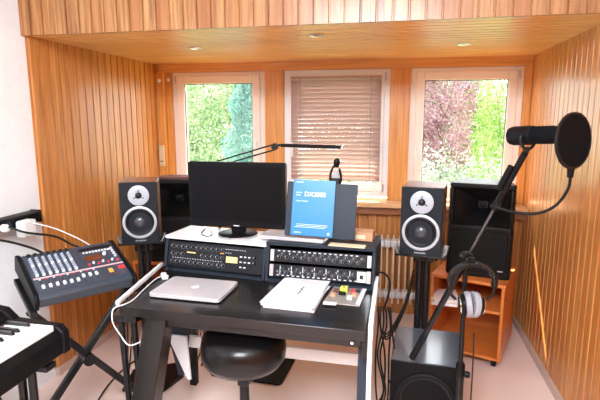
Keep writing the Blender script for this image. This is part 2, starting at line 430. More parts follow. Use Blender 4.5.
# legs
lg = mb('desk').prism([(-.16, .705), (-.07, .705), (-.19, .0), (-.29, 0)], 'x', -.405, -.305).build('leg', dk, .004)
for v in lg.data.vertices: v.co.x -= (.705-v.co.z)*.13
for x0, x1 in ((-.545, -.505), (-.485, -.450)):
    mb('blackm').cyl((x0+.02, -.15, .70), (x0+.05, -.15, 0), .014, n=12).build('leg', dk)
mb('desk').box((-.49, -.15, .69), (.11, .06, .03)).build('leg_plate', dk)
mb('whitelam').prism([(-.19, .715), (-.14, .715), (-.20, 0), (-.27, 0)], 'x', .528, .546).build('leg', dk, .003)
mb('stand_grey').prism([(-.13, .705), (-.09, .705), (-.17, 0), (-.23, 0)], 'x', .49, .525).build('leg', dk, .003)
mb('whitelam').prism([(-.475, .455), (.49, .442), (.49, .382), (-.475, .394)], 'y', .19, .208).build('crossbar', dk, .003)
mb('stand_grey').prism([(-.475, .705), (-.37, .705), (-.37, .45), (-.40, .25), (-.43, .25), (-.475, .45)], 'y', .165, .188).build('bracket_leg', dk, .003)
mb('whitelam').prism([(-.475, .47), (-.37, .47), (-.355, .24), (-.375, .24)], 'y', .150, .164).build('bracket_plate', dk, .003)
mb('blackm').box((.49, .5, .354), (.04, .04, .707)).build('leg', dk, .003)
mb('blackm').box((-.50, .5, .354), (.04, .04, .707)).build('leg', dk, .003)

# ------------------------------------------------------------------ rack cases and modules
SL = .038
def rack_case(x, y, rz, W, Dp, Hh, topm, label):
    e = empty('rack_case', (x, y, TZ+.001), rz, label, 'rack case')
    t = .016
    for s in (-1, 1): mb('case').prism([(0, 0), (Dp, 0), (Dp, Hh), (SL, Hh)], 'x', s*(W/2)-(t if s > 0 else 0), s*(W/2)+(t if s < 0 else 0)).build('side_panel', e, .003)
    mb('case').bx(-W/2+t, W/2-t, .0, Dp, 0, .014).build('bottom_panel', e)
    mb('case').bx(-W/2+t, W/2-t, Dp-.012, Dp, .014, Hh-.001).build('back_panel', e)
    mb(topm).bx(-W/2, W/2, SL-.006, Dp, Hh, Hh+.016).build('top_panel', e, .003)
    return e
ca = rack_case(-.895, 2.165, -7.0, .565, .28, .160, 'whitelam', 'black desktop rack case with a white top, under the monitor')
cb = rack_case(-.350, 2.115, -3.0, .525, .30, .172, 'case', 'dark grey desktop rack case on the right of the desk, under the music stand')

def knob(m, x, z, r, h=.012, y=0, ptr=None):
    m.cyl((x, y, z), (x, y-h, z), r, r*.82, 12)
    return m
def module(x, y, z, rz, W, Hh, label, layout):
    e = empty('rack_synthesizer', (x, y, z), rot=(R(-12.5), 0, R(rz)), label=label, cat='synthesizer', group='rack units in the two desktop cases')
    mb('face').bx(-W/2, W/2, 0, .006, 0, Hh).build('faceplate', e, .001)
    mb('black').prism([(.006, .004), (.006, Hh-.008), (.146, Hh-.008+.031), (.146, .035)], 'x', -W/2+.02, W/2-.02).build('chassis', e)
    layout(e, W, Hh); return e
def small_knob(e, x, z, r, k='knobblack', cap='knobwhite'):
    m = mb(k); m.cyl((x, 0, z), (x, -.014, z), r, r*.8, 12); m.use(cap).box((x, -.0145, z+r*.4), (r*.25, .001, r*.7)); m.build('knob', e)
def ringmark(m, x, z, r):
    m.lathe([(r*1.15, 0), (r*1.35, 0), (r*1.35, -.0006), (r*1.15, -.0006), (r*1.15, 0)], (x, 0, z), (0, 1, 0), 14)
def layA(e, W, Hh):
    marks = mb('knobdim')
    r_ = random.Random(3)
    rows = [(Hh*.80, 11, -.238, .045), (Hh*.50, 11, -.238, .045), (Hh*.20, 12, -.238, .052)]
    for z, n, x0, x1 in rows:
        for k in range(n):
            x = x0+(x1-x0)*k/(n-1)
            if z == rows[1][0] and 3 <= k <= 5: continue
            rr_ = .0085 if (k+n) % 3 else .007
            small_knob(e, x, z+r_.uniform(-.001, .001), rr_)
            ringmark(marks, x, z, rr_)
    marks.use('knobwhite')
    for k in range(12):
        marks.box((.065+.013*(k % 9), -.0006, Hh*(.86 if k < 9 else .72)), (.006, .0012, .003))
    for k in range(20): marks.box((-.235+.0145*k, -.0006, Hh*.35), (.007, .0012, .0025))
    marks.use('lcd').box((-.13, -.0006, Hh*.60), (.05, .0012, .006))
    marks.build('legend', e)
    mb('lcd').box((.100, -.002, Hh*.47), (.062, .004, .030)).build('display', e, .001)
    mb('orange').box((.045, -.002, Hh*.68), (.02, .003, .004)).build('indicator', e)
    for k in range(10):
        x = .150+.022*(k % 4); z = Hh*(.62, .42, .22)[k//4]
        if k % 4 == 3: small_knob(e, x+.005, z, .008)
        else: mb('knobwhite').box((x, -.003, z), (.010, .006, .006)).build('button', e)
def layB(e, W, Hh, sq=False):
    marks = mb('knobdim')
    r_ = random.Random(5 if sq else 9)
    for k in range(22):
        x = -.200+k*.400/21.0
        if sq and k > 19: continue
        z = Hh*(.62 if k % 2 else .38)
        small_knob(e, x, z, .007+.002*(k % 3 == 0), 'knobblack')
        ringmark(marks, x, z, .008)
    marks.use('knobwhite')
    for k in range(16): marks.box((-.2+.025*k, -.0006, Hh*(.15 if sq else .88)), (.012, .0012, .004))
    if sq:
        for k in range(7): marks.box((-.19+.056*k, -.0006, Hh*.55), (.003, .0012, Hh*.7))
    marks.build('legend', e)
    for s in (-1, 1): mb('silver').box((s*(W/2-.010), -.0012, Hh/2), (.018, .0024, Hh*.92)).build('rack_ear', e)
    if sq:
        mb('knobwhite').box((W/2-.042, -.002, Hh/2), (.042, .004, Hh*.8)).build('switch_plate', e)
        mb('knobblack').box((W/2-.042, -.007, Hh/2), (.016, .008, .018)).build('power_switch', e)
cA = Matrix.Rotation(R(-7), 3, 'Z'); cB = Matrix.Rotation(R(-3), 3, 'Z')
def at_case(cx, cy, rz, up):
    c, s_ = math.cos(R(rz)), math.sin(R(rz)); d = .010+up*SL/.165
    return cx-d*s_, cy+d*c, TZ+.003+up
x, y, z = at_case(-.895, 2.165, -7, .020); module(x, y, z, -7, .528, .128, 'black rack synthesizer with three rows of knobs and an amber display', layA)
x, y, z = at_case(-.350, 2.115, -3, .022)
module(x, y, z, -3, .486, .060, 'lower black rack unit with a pale square switch plate at its right end', lambda e, W, H: layB(e, W, H, True))
x, y, z = at_case(-.350, 2.115, -3, .092)
module(x, y, z, -3, .486, .060, 'upper black rack unit with silver ears above the unit with the switch plate', layB)

# ------------------------------------------------------------------ things on top of the cases
CT = TZ+.001+.160+.016
mo = empty('computer_monitor', (-.805, 2.315, CT+.001), -2, 'wide black flat monitor on a round stand in the middle of the desk', 'monitor')
m = mb('black'); m.rr(.520, .335, .012, 'y', -.018, .022, (0, .042+.1675)); m.build('monitor_housing', mo, .003)
mb('black').rr(.30, .20, .03, 'y', .022, .05, (0, .21)).build('rear_cover', mo, .01)
mb('screen').box((0, -.0186, .042+.174), (.490, .0016, .286)).build('screen', mo)
mb('white').box((0, -.0186, .051), (.03, .001, .005)).build('brand_mark', mo)
mb('black').rr(.075, .13, .015, 'y', .0, .028, (0, .075)).build('neck', mo, .003)
mb('black').lathe([(0, 0), (.10, 0), (.103, .004), (.100, .010), (.094, .013), (0, .017)], (0, 0, 0), n=40).build('base', mo)
mb('chrome').lathe([(.1035, .002), (.1055, .002), (.1055, .007), (.1035, .007), (.1035, .002)], n=40).build('base_ring', mo)
e = mb('rope').tube([(-1.02, 2.40, CT+.004), (-1.0, 2.30, CT+.004), (-.95, 2.24, CT+.004), (-.93, 2.27, CT+.004), (-.97, 2.36, CT+.004)], .003).build('thin_cable'); tag(e, 'thin black cable lying on the white case top left of the monitor base', 'cable')

ZB = TZ+.001+.172+.016+.001
sl = empty('silver_laptop', (-.485, 2.30, ZB), -6, 'flat closed silver laptop lying on the case top behind the slanted grey stand', 'laptop')
mb('laptop').rr(.33, .22, .014, 'z', 0, .010, (0, 0)).build('body', sl, .003)
mb('laptop').rr(.33, .22, .014, 'z', .0105, .018, (0, 0)).build('lid', sl, .003)

# slanted dark panel (music stand) with the blue manual leaning on it
ms = empty('music_stand', (-.360, 2.200, ZB+.019), 0, 'dark slate grey music stand panel leaning back behind the blue manual', 'music stand')
tl = R(-12)
m = mb('stand_grey'); m.T = Matrix.Rotation(R(1.5), 4, 'Y') @ Matrix.Rotation(tl, 4, 'X')
m.rr(.340, .262, .006, 'y', 0, .008, (0, .134)); m.build('panel', ms, .002)
m = mb('stand_grey'); m.T = Matrix.Rotation(R(1.5), 4, 'Y') @ Matrix.Rotation(tl, 4, 'X'); m.box((0, -.014, .006), (.322, .028, .004)); m.build('ledge', ms, .001)
m = mb('black'); m.cyl((.0, .045, .18), (0, .13, -.012), .006); m.box((0, .13, -.014), (.12, .014, .008)); m.build('rear_prop', ms)
bk = empty('blue_manual', (-.396, 2.196, ZB+.028), rot=(tl, R(1.5), 0), label='bright blue printed manual standing on the grey music stand', cat='book')
mb('blue').bx(-.101, .101, -.009, -.0075, 0, .268).build('front_cover', bk)
mb('paper').bx(-.099, .099, -.0074, -.002, .002, .266).build('pages', bk)
mb('blue').bx(-.101, .101, -.0019, -.0006, 0, .268).build('back_cover', bk)
rx = (R(90), 0, 0)
text('YAMAHA', .009, 'white', 'brand_print', bk, (-.088, -.0094, .252), rx)
text('DX2000', .030, 'white', 'title_print', bk, (-.045, -.0094, .190), rx, bold=.0002)
text('DIGITAL', .008, 'white', 'small_print', bk, (-.085, -.0094, .203), rx)
text('SERIES', .008, 'white', 'small_print', bk, (-.085, -.0094, .191), rx)
text('Owner\'s Manual', .009, 'white', 'subtitle_print', bk, (-.085, -.0094, .163), rx)
m = mb('white')
for k in range(3): m.box((.0-.01*(k == 2), -.0094, .055-.007*k), (.15, .0006, .0015))
m.build('small_print', bk)
text('EDITION', .009, 'white', 'footer_print', bk, (-.085, -.0094, .012), rx)
mb('white').lathe([(0, 0), (.006, 0), (.006, .0005)], (.082, -.0092, .016), (0, -1, 0), 14).build('emblem', bk)

# papers and cardboard box right of the stand
pp = mb('cream').rr(.17, .05, .002, 'z', 0, .004, (0, 0)).build('paper_sheet', loc=(-.275, 2.185, ZB)); pp.location.y = 2.160; pp.location.x = -.22; pp.rotation_euler = (0, 0, R(-6)); tag(pp, 'beige paper slips lying at the front of the right case top', 'paper')
bx_ = empty('cardboard_box', (-.155, 2.30, ZB), -6, 'small brown cardboard box at the right end of the case top', 'box')
mb('card').box((0, 0, .022), (.10, .08, .044)).build('body', bx_, .002)
mb('cream').box((-.01, -.0405, .02), (.05, .001, .02)).build('label', bx_)

# LED desk lamp with the sprung arm
lp = empty('desk_lamp', (-.985, 2.52, 0), label='black desk lamp with thin double arm and long flat head before the windows', cat='lamp')
def D(x, y, z): return (x+.985, y-2.52, z)
mb('black').box(D(-.985, 2.53, TZ+.012), (.06, .06, .022)).build('clamp', lp, .003)
mb('blackm').cyl(D(-.985, 2.52, TZ+.02), D(-.985, 2.52, 1.27), .008).build('post', lp)
mb('blackm').tube([D(-1.0, 2.52, 1.285), D(-.625, 2.36, 1.392)], .0042, sm=1).build('arm', lp)
mb('blackm').tube([D(-.965, 2.52, 1.268), D(-.615, 2.36, 1.367)], .0042, sm=1).build('arm', lp)
mb('blackm').lathe([(0, -.012), (.016, -.012), (.016, .012), (0, .012)], D(-.985, 2.52, 1.275), (0, 1, 0), 14).build('joint', lp)
mb('blackm').lathe([(0, -.014), (.017, -.014), (.019, 0), (.017, .014), (0, .014)], D(-.612, 2.355, 1.383), (0, 1, 0), 14).build('joint', lp)
mb('blackm').tube([D(-.612, 2.355, 1.388), D(-.57, 2.35, 1.393)], .006, sm=1).build('neck', lp)
m = mb('black'); m.T = Matrix.Translation(D(-.425, 2.335, 1.388)) @ Matrix.Rotation(R(1.2), 4, 'Y'); m.rr(.30, .040, .008, 'z', -.008, .008); m.build('lamp_head', lp, .003)
mb('silver').box(D(-.272, 2.335, 1.385), (.006, .03, .012)).build('end_cap', lp)

# small clip lamp on the stand
cl = empty('clip_light', (-.300, 2.27, ZB+.018), 0, 'small black clip light with a grey neck sticking up behind the music stand', 'clip light')
mb('black').box((0, .052, .250), (.045, .04, .05), (R(-15), 0, 0)).build('clip', cl, .004)
mb('knobgrey').prism([(-.020, .26), (.024, .26), (.012, .315), (-.006, .315)], 'y', .040, .060).build('spring_plate', cl, .003)
mb('blackm').tube([(-.022, .052, .25), (-.026, .052, .29), (-.012, .052, .33), (.006, .052, .345)], .006).build('neck', cl)
mb('black').tube([(.022, .052, .25), (.028, .052, .28), (.018, .052, .325)], .006).build('neck', cl)
mb('black').lathe([(0, -.022), (.012, -.022), (.016, -.004), (.016, .010), (.008, .022), (0, .024)], (.006, .048, .352), (.15, 0, 1), 16).build('lamp_head', cl)
mb('blackm').cyl((0, .072, .0), (0, .066, .235), .005).build('stem', cl)
mb('black').lathe([(0, 0), (.03, 0), (.03, .004), (.006, .008), (0, .008)], (0, .072, 0), n=20).build('foot', cl)

# laptop on the desk
lt = empty('closed_laptop', (-.882, 1.935, TZ+.001), -2, 'closed silver laptop with a fruit emblem lying on the left of the desktop', 'laptop')
mb('black').rr(.325, .228, .016, 'z', .0, .004, (0, 0)).build('underside', lt)
mb('laptop').rr(.332, .236, .018, 'z', .004, .013, (0, 0)).build('body', lt, .002)
mb('laptop').rr(.332, .236, .018, 'z', .0135, .021, (0, 0)).build('lid', lt, .002)
# fruit emblem: body with bite and leaf
pts = []
for k in range(40):
    t = 2*PI*k/40; r = .0175*(1+.08*math.cos(2*t)-.10*max(0, math.sin(t))**6)
    x, y = r*math.cos(t), r*math.sin(t)*1.02
    if math.hypot(x-.0225, y-.002) < .009:
        dd = math.hypot(x-.0225, y-.002); x = .0225-(.0225-x)/dd*.009*1; 
    pts.append((x, y))
m = mb('white'); m.prism(pts, 'z', .021, .0214); m.prism([(0, .019), (.004, .021), (.008, .028), (.003, .026)], 'z', .021, .0214); m.build('emblem', lt)
for s in (1,):
    c_ = mb('white').tube([(-1.075, 2.05, .758), (-1.10, 2.10, .757), (-1.13, 2.05, .758), (-1.115, 1.90, .756), (-1.095, 1.78, .756), (-1.10, 1.72, .757), (-1.135, 1.69, .745), (-1.14, 1.685, .69), (-1.12, 1.70, .63), (-1.08, 1.70, .585), (-1.04, 1.74, .59)], .0026).build('charging_cable')
    tag(c_, 'thin white cable from the laptop along the desk edge and hanging down', 'cable')
pl = empty('power_adapter_plug', (-1.105, 2.075, TZ+.001), 35, 'white rounded plug at the left rear corner of the desktop', 'plug')
mb('white').rr(.028, .06, .008, 'z', 0, .022).build('body', pl, .005)
mb('black').tube([(0, .03, .012), (.01, .06, .03), (.03, .075, .05), (.035, .07, .02), (.04, .05, .004)], .004).build('lead', pl)

# notebook / printed papers
nb = empty('paper_stack', (-.425, 1.985, TZ+.001), -4, 'thick stack of white printed sheets on the middle right of the desktop', 'papers')
r_ = random.Random(2)
m = mb('paper')
for k in range(7):
    a_ = R(r_.uniform(-2.5, 2.5)); dx = r_.uniform(-.006, .006)
    m.T = Matrix.Translation((dx, r_.uniform(-.004, .004), 0)) @ Matrix.Rotation(a_, 4, 'Z')
    m.prism([(-.105, -.168), (.112, -.175), (.118, .165), (-.098, .175)], 'z', .003*k, .003*k+.0026)
m.build('lower_sheets', nb)
mb('paper').prism([(-.103, -.163), (.108, -.173), (.122, .155), (-.092, .178)], 'z', .0215, .0225).build('top_sheet', nb)
mb('pink').prism([(-.02, .10), (.095, .08), (.10, .12), (-.01, .145)], 'z', .0226, .0229).build('printed_patch', nb)
m = mb('ink')
for k in range(9): m.box((.022+.003*math.sin(k*2.3), .045-.011*k, .0229), (.012-.004*(k % 3 == 1), .007, .0006), (0, 0, R(-10)))
m.build('handwriting', nb)

# clear bag with small circuit parts
cbd = empty('circuit_board', (-.215, 1.945+.08, TZ+.001), -2, 'grey brown circuit board in clear film with a yellow part, right of the papers', 'circuit board')
mb('green').prism([(-.075, -.115), (.082, -.125), (.092, .09), (-.06, .10)], 'z', 0, .006).build('board', cbd, .002)
mb('pink').prism([(.062, -.11), (.080, -.12), (.09, .085), (.072, .09)], 'z', .0062, .008).build('edge_strip', cbd)
mb('yellow').box((-.005, .025, .018), (.032, .034, .022)).build('yellow_component', cbd, .002)
mb('ink').box((-.005, .020, .0295), (.008, .016, .001)).build('component_mark', cbd)
mb('black').box((-.008, -.012, .012), (.030, .025, .012)).build('relay', cbd, .002)
for x, y, k in ((.035, .03, 'red'), (.045, -.01, 'card'), (.03, -.05, 'knobwhite'), (-.04, .02, 'lcdoff'), (.055, .04, 'stand_grey'), (-.045, -.03, 'card')):
    mb(k).box((x, y, .010), (.022, .030, .010)).build('component', cbd, .001)
st_ = mb('white').box((0, 0, .0008), (.055, .032, .0014)).build('white_sticker', loc=(-.262, 1.895, TZ+.0085)); tag(st_, 'small white paper tag at the lower left of the circuit board', 'paper tag')

# ------------------------------------------------------------------ studio monitors
def studio_speaker(x, y, z, rz, label):
    e = empty('studio_speaker', (x, y, z), rz, label, 'speaker', 'pair of studio speakers on stands')
    W, Hh, Dp = .200, .340, .265
    mb('veneer').bx(-W/2, W/2, .022, Dp, 0, Hh).build('cabinet', e, .004)
    mb('baffle').bx(-W/2, W/2, 0, .021, 0, Hh).build('baffle', e, .004)
    zt, zw = Hh-.072, .118
    m = mb('plate'); m.lathe([(0, -.001), (.056, -.001), (.056, -.0035), (.052, -.005), (.020, -.004), (.018, .0), (0, .0)], (0, 0, zt), (0, 1, 0), 36); m.build('tweeter_plate', e)
    m = mb('cone'); m.lathe([(0, -.012), (.008, -.011), (.014, -.006), (.017, -.003), (.017, 0), (0, 0)], (0, 0, zt), (0, 1, 0), 24)
    m.build('tweeter_dome', e)
    m = mb('cone')
    for a in (90, 210, 330):
        c, s = math.cos(R(a)), math.sin(R(a)); m.box((.019*c, -.007, zt+.019*s), (.018, .003, .0035), (0, -R(a), 0)); m.lathe([(0, -.006), (.0035, -.006), (.0035, -.003)], (.028*c, 0, zt+.028*s), (0, 1, 0), 10)
    m.build('tweeter_guard', e)
    mb('ring').lathe([(.076, -.002), (.090, -.002), (.091, -.006), (.086, -.009), (.080, -.009), (.076, -.005), (.076, -.002)], (0, 0, zw), (0, 1, 0), 48).build('woofer_ring', e)
    mb('cone').lathe([(.077, -.004), (.070, -.009), (.064, -.004), (.038, .012), (.030, .014), (0, .014)], (0, 0, zw), (0, 1, 0), 40).build('woofer_cone', e)
    mb('dome').lathe([(.036, .010), (.032, .000), (.022, -.007), (.010, -.010), (0, -.011)], (0, 0, zw), (0, 1, 0), 32).build('dust_cap', e)
    m = mb('knobgrey')
    for k in range(6):
        t = R(60*k+30); m.cyl((.084*math.cos(t), -.0088, zw+.084*math.sin(t)), (.084*math.cos(t), -.0100, zw+.084*math.sin(t)), .003, n=8)
    m.build('screws', e)
    text('DYNAUDIO', .0105, 'knobwhite', 'brand_print', e, (0, -.0006, .010), (R(90), 0, 0), 'CENTER')
    return e
def speaker_stand(x, y, z, rz, label, bx0=.28):
    e = empty('speaker_stand', (x, y, 0), rz, label, 'speaker stand', 'pair of speaker stands')
    mb('blackm').rr(.25, .25, .01, 'z', z-.012, z-.001, (0, 0)).build('top_plate', e, .002)
    for s in (-1, 1):
        mb('knobgrey').box((s*.118, -.08, z+.015), (.004, .07, .034), (0, R(s*25), 0)).build('side_tab', e, .001)
        mb('blackm').cyl((s*.019, .02, .018), (s*.019, .02, z-.012), .0185, n=20).build('pole', e)
    mb('blackm').box((0, .02, z-.06), (.10, .03, .05)).build('clamp_block', e, .004)
    mb('blackm').lathe([(0, 0), (.014, 0), (.017, .01), (.014, .022), (0, .022)], (.052, .02, z-.06), (1, 0, 0), 14).build('clamp_knob', e)
    mb('blackm').prism([(-.17, -.10), (.05, -.17), (.17, -.02), (.12, .14), (-.13, .12)], 'z', 0, .018).build('base_plate', e, .004, loc=(.03, -.11, 0) if rz > 0 else (0, .19, 0))
    return e
SPL = (-1.392, 2.37); SPR = (.118, 2.372)
SZL, SZR = .838, .852
studio_speaker(SPL[0], SPL[1], SZL, 25, 'small studio speaker with silver woofer ring left of the monitor')
studio_speaker(SPR[0], SPR[1], SZR, -9, 'small studio speaker with silver woofer ring right of the music stand')
def offs(p, rz, dx, dy): c, s = math.cos(R(rz)), math.sin(R(rz)); return p[0]+dx*c-dy*s, p[1]+dx*s+dy*c
p = offs(SPL, 25, 0, .13); speaker_stand(p[0], p[1], SZL, 25, 'black twin-pole stand carrying the left studio speaker')
p = offs(SPR, -9, 0, .13); rs = speaker_stand(p[0], p[1]+.0, SZR, -9, 'black twin-pole stand carrying the right studio speaker behind the subwoofer')
for c in rs.children:
    if c.name.startswith(('pole', 'clamp')): c.location.y += .045
    if c.name.startswith('base_plate'): c.scale = (1, .8, 1)

# ------------------------------------------------------------------ PA loudspeakers on wooden trolleys
def pa(x, y, z, rz, label):
    e = empty('pa_loudspeaker', (x, y, z), rz, label, 'loudspeaker', 'pair of big black loudspeakers on the wooden trolleys')
    W, Hh, Dp = .385, .585, .32
    pl = [(-W/2, .03), (-W/2+.012, .0), (W/2-.012, .0), (W/2, .03), (W/2-.06, Dp), (-W/2+.06, Dp)]
    # body with an opening in the upper front for the horn
    m = mb('pa'); m.prism(pl, 'z', 0, .325); m.prism(pl, 'z', Hh-.030, Hh)
    m.prism([(-W/2, .03), (-W/2+.012, 0), (-W/2+.030, 0), (-W/2+.045, .06), (-W/2+.06, Dp), (-W/2+.06, Dp)][:5], 'z', .325, Hh-.030)
    m.prism([(W/2, .03), (W/2-.06, Dp), (W/2-.045, .06), (W/2-.030, 0), (W/2-.012, 0)], 'z', .325, Hh-.030)
    m.prism([(-W/2+.055, .16), (W/2-.055, .16), (W/2-.06, Dp), (-W/2+.06, Dp)], 'z', .325, Hh-.03)
    m.build('cabinet', e, .008, seg=3)
    # flared horn
    m = mb('pa')
    prev = None
    rings = []
    for t in range(7):
        f = t/6; w = .150*(1-f)**1.6+.028; h = .105*(1-f)**1.3+.022; yy = .006+.15*f
        rings.append([m.bm.verts.new((sx*w, yy, .436+sz*h)) for sx, sz in ((-1, -1), (1, -1), (1, 1), (-1, 1))])
    for A, B in zip(rings, rings[1:]):
        for k in range(4): m.bm.faces.new((A[k], A[(k+1) % 4], B[(k+1) % 4], B[k]))
    m.bm.faces.new(rings[-1])
    m.build('horn', e)
    mb('pa').lathe([(0, -.004), (.012, -.002), (.018, .004)], (0, .15, .436), (0, 1, 0), 16).build('horn_driver', e)
    mb('grille').rr(W-.055, .265, .03, 'y', -.010, .002, (0, .165)).build('grille', e, .005)
    mb('silver').box((W/2-.06, -.0108, .055), (.03, .001, .007)).build('badge', e)
    mb('pa').tube([(-.06, .14, Hh-.002), (-.055, .14, Hh+.018), (.055, .14, Hh+.018), (.06, .14, Hh-.002)], .009).build('handle', e) if False else None
    return e
def trolley(x, y, W, Dp, Hh, rz, label):
    e = empty('wooden_trolley', (x, y, 0), rz, label, 'trolley', 'pair of orange wood trolleys under the big loudspeakers')
    t = .018; z0 = .055
    for s in (-1, 1): mb('cab').bx(s*W/2-(t if s > 0 else 0), s*W/2+(t if s < 0 else 0), 0, Dp, z0, Hh-t).build('side_panel', e, .002)
    mb('cab').bx(-W/2-.004, W/2+.004, -.004, Dp+.004, Hh-t, Hh).build('top_panel', e, .003)
    mb('cab').bx(-W/2+t, W/2-t, .0, Dp, z0, z0+t).build('bottom_panel', e, .002)
    mb('cab').bx(-W/2+t, W/2-t, .01, Dp-.01, .35, .35+t).build('shelf', e, .002)
    mb('cab').bx(-W/2+t, W/2-t, Dp-.008, Dp, z0+t, Hh-t).build('back_panel', e)
    for sx in (-1, 1):
        for sy in (.045, Dp-.045):
            w = mb('rubber').lathe([(0, -.010), (.018, -.014), (.0225, -.010), (.0225, .010), (.018, .014), (0, .010)], (sx*(W/2-.04), sy, .0225), (1, 0, 0), 18).build('caster_wheel', e)
            mb('blackm').box((sx*(W/2-.04), sy, .049), (.03, .03, .010)).build('fork', w)
    return e
trolley(.437, 2.985, .44, .46, .545, -20, 'orange wooden trolley on castors against the right wall')
trolley(-1.62, 3.0, .425, .44, .520, 2, 'orange wooden trolley in the back left corner behind the left studio speaker')
pa(.502, 3.045, .546, -14, 'big black loudspeaker on the orange trolley by the right window')
pa(-1.52, 3.05, .521, 12, 'big black loudspeaker in the left corner behind the monitor')
b1 = mb('redbrown').rr(.27, .14, .02, 'z', 0, .012).build('folded_cloth', loc=(-1.53, 3.17, .521+.5855)); b1.rotation_euler = (0, 0, R(12)); tag(b1, 'flat dark red folded cloth on top of the left loudspeaker', 'cloth')
for k, (w, h, c, lab) in enumerate(((.16, .022, 'cream', 'thick cream book lying on the trolley shelf, lower of two'), (.15, .016, 'paper', 'thin white book lying on top of the cream book in the trolley'))):
    e = empty('book', (.315+.01*k, 3.07, .369+.023*k), -4+5*k, lab, 'book', 'books in the right trolley')
    mb(c).box((0, 0, h/2), (w, .21, h)).build('cover', e, .002); mb('paper').box((w*.02, -.1045, h/2), (w*.9, .003, h*.7)).build('pages', e)

# ------------------------------------------------------------------ subwoofer
sb = empty('subwoofer', (.160, 2.135, 0), -3, 'black subwoofer with glossy top on the floor below the right studio speaker', 'subwoofer')
mb('black').bx(-.165, .165, .012, .40, .02, .385).build('cabinet', sb, .004)
mb('subtop').bx(-.165, .165, .012, .40, .3855, .40).build('top_panel', sb, .004)
mb('black').bx(-.165, .165, 0, .0115, .02, .40).build('front_panel', sb, .003)
mb('rubber').lathe([(.118, -.001), (.140, -.001), (.142, -.006), (.134, -.012), (.122, -.010), (.118, -.004)], (0, 0, .215), (0, 1, 0), 48).build('surround', sb)
mb('cone').lathe([(.119, -.004), (.110, .000), (.05, .010), (0, .010)], (0, 0, .215), (0, 1, 0), 40).build('cone', sb)
for sx in (-1, 1):
    for yy in (.05, .36): mb('rubber').cyl((sx*.14, yy, 0), (sx*.14, yy, .021), .018).build('foot', sb)

# ------------------------------------------------------------------ microphone stand, microphone, pop filter, headphones
cx_, cy_ = .298, 1.93
bs = Vector((.105, 2.05, .51)); bt = Vector((.425, 1.765, 1.412)); bj = bs+(bt-bs)*((.985-bs.z)/(bt.z-bs.z))
st = empty('boom_stand', (bj.x, bj.y, 0), label='black boom microphone stand in front of the right trolley', cat='microphone stand')
def B(v): return Vector(v)-Vector((bj.x, bj.y, 0))
mb('blackm').cyl((0, 0, .14), (0, 0, .52), .0125).build('lower_pole', st)
mb('blackm').cyl((0, 0, .50), (0, .02, .955), .0095).build('upper_pole', st)
mb('black').lathe([(0, -.03), (.016, -.03), (.018, -.01), (.018, .02), (.013, .03), (0, .03)], (0, 0, .52), n=16).build('height_clutch', st)
mb('black').lathe([(0, 0), (.011, 0), (.014, .012), (.011, .024), (0, .024)], (.014, 0, .50), (1, -.2, 0), 12).build('height_knob', st)
mb('black').lathe([(0, 0), (.022, 0), (.024, .10), (.016, .12), (0, .12)], (0, 0, .06), n=16).build('leg_hub', st)
for a in (35, 155, 275):
    g = mb('blackm').cyl((0, 0, .15), (.30*math.cos(R(a)), .30*math.sin(R(a)), .014), .008).build('leg', st)
    mb('rubber').lathe([(0, -.014), (.012, -.014), (.013, .01), (.010, .02), (0, .02)], (.30*math.cos(R(a)), .30*math.sin(R(a)), .014), n=12).build('rubber_foot', g)
ax = (bt-bs).normalized()
mb('blackm').cyl(B(bs), B(bs+(bj-bs)*1.05), .0125).build('boom_rear_tube', st)
mb('rubber').cyl(B(bs-ax*.05), B(bs+ax*.10), .0145, .014).build('counterweight', st)
mb('steel').cyl(B(bj), B(bj+(bt-bj)*.62), .0052).build('boom_tube', st)
mb('black').cyl(B(bj+(bt-bj)*.55), B(bt), .011).build('boom_front_tube', st)
mb('black').cyl(B(bj+(bt-bj)*.66)+Vector((-.018, 0, .006)), B(bj+(bt-bj)*.86)+Vector((-.018, 0, .006)), .011).build('cable_clamp', st)
mb('black').lathe([(0, -.026), (.022, -.026), (.026, -.014), (.026, .014), (.022, .026), (0, .026)], B(bj), (.2, -1, 0), 18).build('boom_clutch', st)
mb('black').lathe([(0, 0), (.016, 0), (.020, .014), (.016, .03), (0, .032)], B(bj)+Vector((.005, -.028, 0)), (.2, -1, 0), 12).build('clutch_knob', st)

md = Vector((.64, -.768, .055)).normalized()       # direction the microphone looks
fc = Vector((.517, 1.60, 1.455))                   # centre of the pop filter
mh = fc-md*.040+Vector((0, 0, .020))
mc = empty('microphone', (0, 0, 0), label='black cylindrical studio microphone lying level at the boom end', cat='microphone')
mc.location = mh
Lm = .205
mb('mesh').lathe([(0, 0), (.020, -.003), (.027, -.014), (.029, -.03), (.029, -.095)], (0, 0, 0), md, 28).build('foam_head', mc)
mb('black').lathe([(.0285, -.095), (.031, -.097), (.032, -.115), (.032, -.168), (.029, -.181), (.018, -.188), (0, -.189)], (0, 0, 0), md, 28).build('body', mc)
yk = -md*.115
m = mb('blackm'); side = md.cross(Vector((0, 0, 1))).normalized()
pts = [yk+side*.036+Vector((0, 0, .0))]
for k in range(1, 8):
    t = PI*k/8; pts.append(yk+side*.040*math.cos(t)+Vector((0, 0, -.046*math.sin(t))))
pts.append(yk-side*.036)
m.tube([tuple(p) for p in pts], .0055, sm=3); m.build('yoke', mc)
m = mb('card'); m.tube([tuple(yk+Vector((0, 0, -.040))+side*.02), tuple(yk+Vector((0, 0, -.046))), tuple(yk+Vector((0, 0, -.040))-side*.02)], .003); m.build('copper_clip', mc)
mb('black').cyl(tuple(yk+Vector((0, 0, -.045))), tuple(bt-mh+ax*.0), .009).build('swivel', mc)

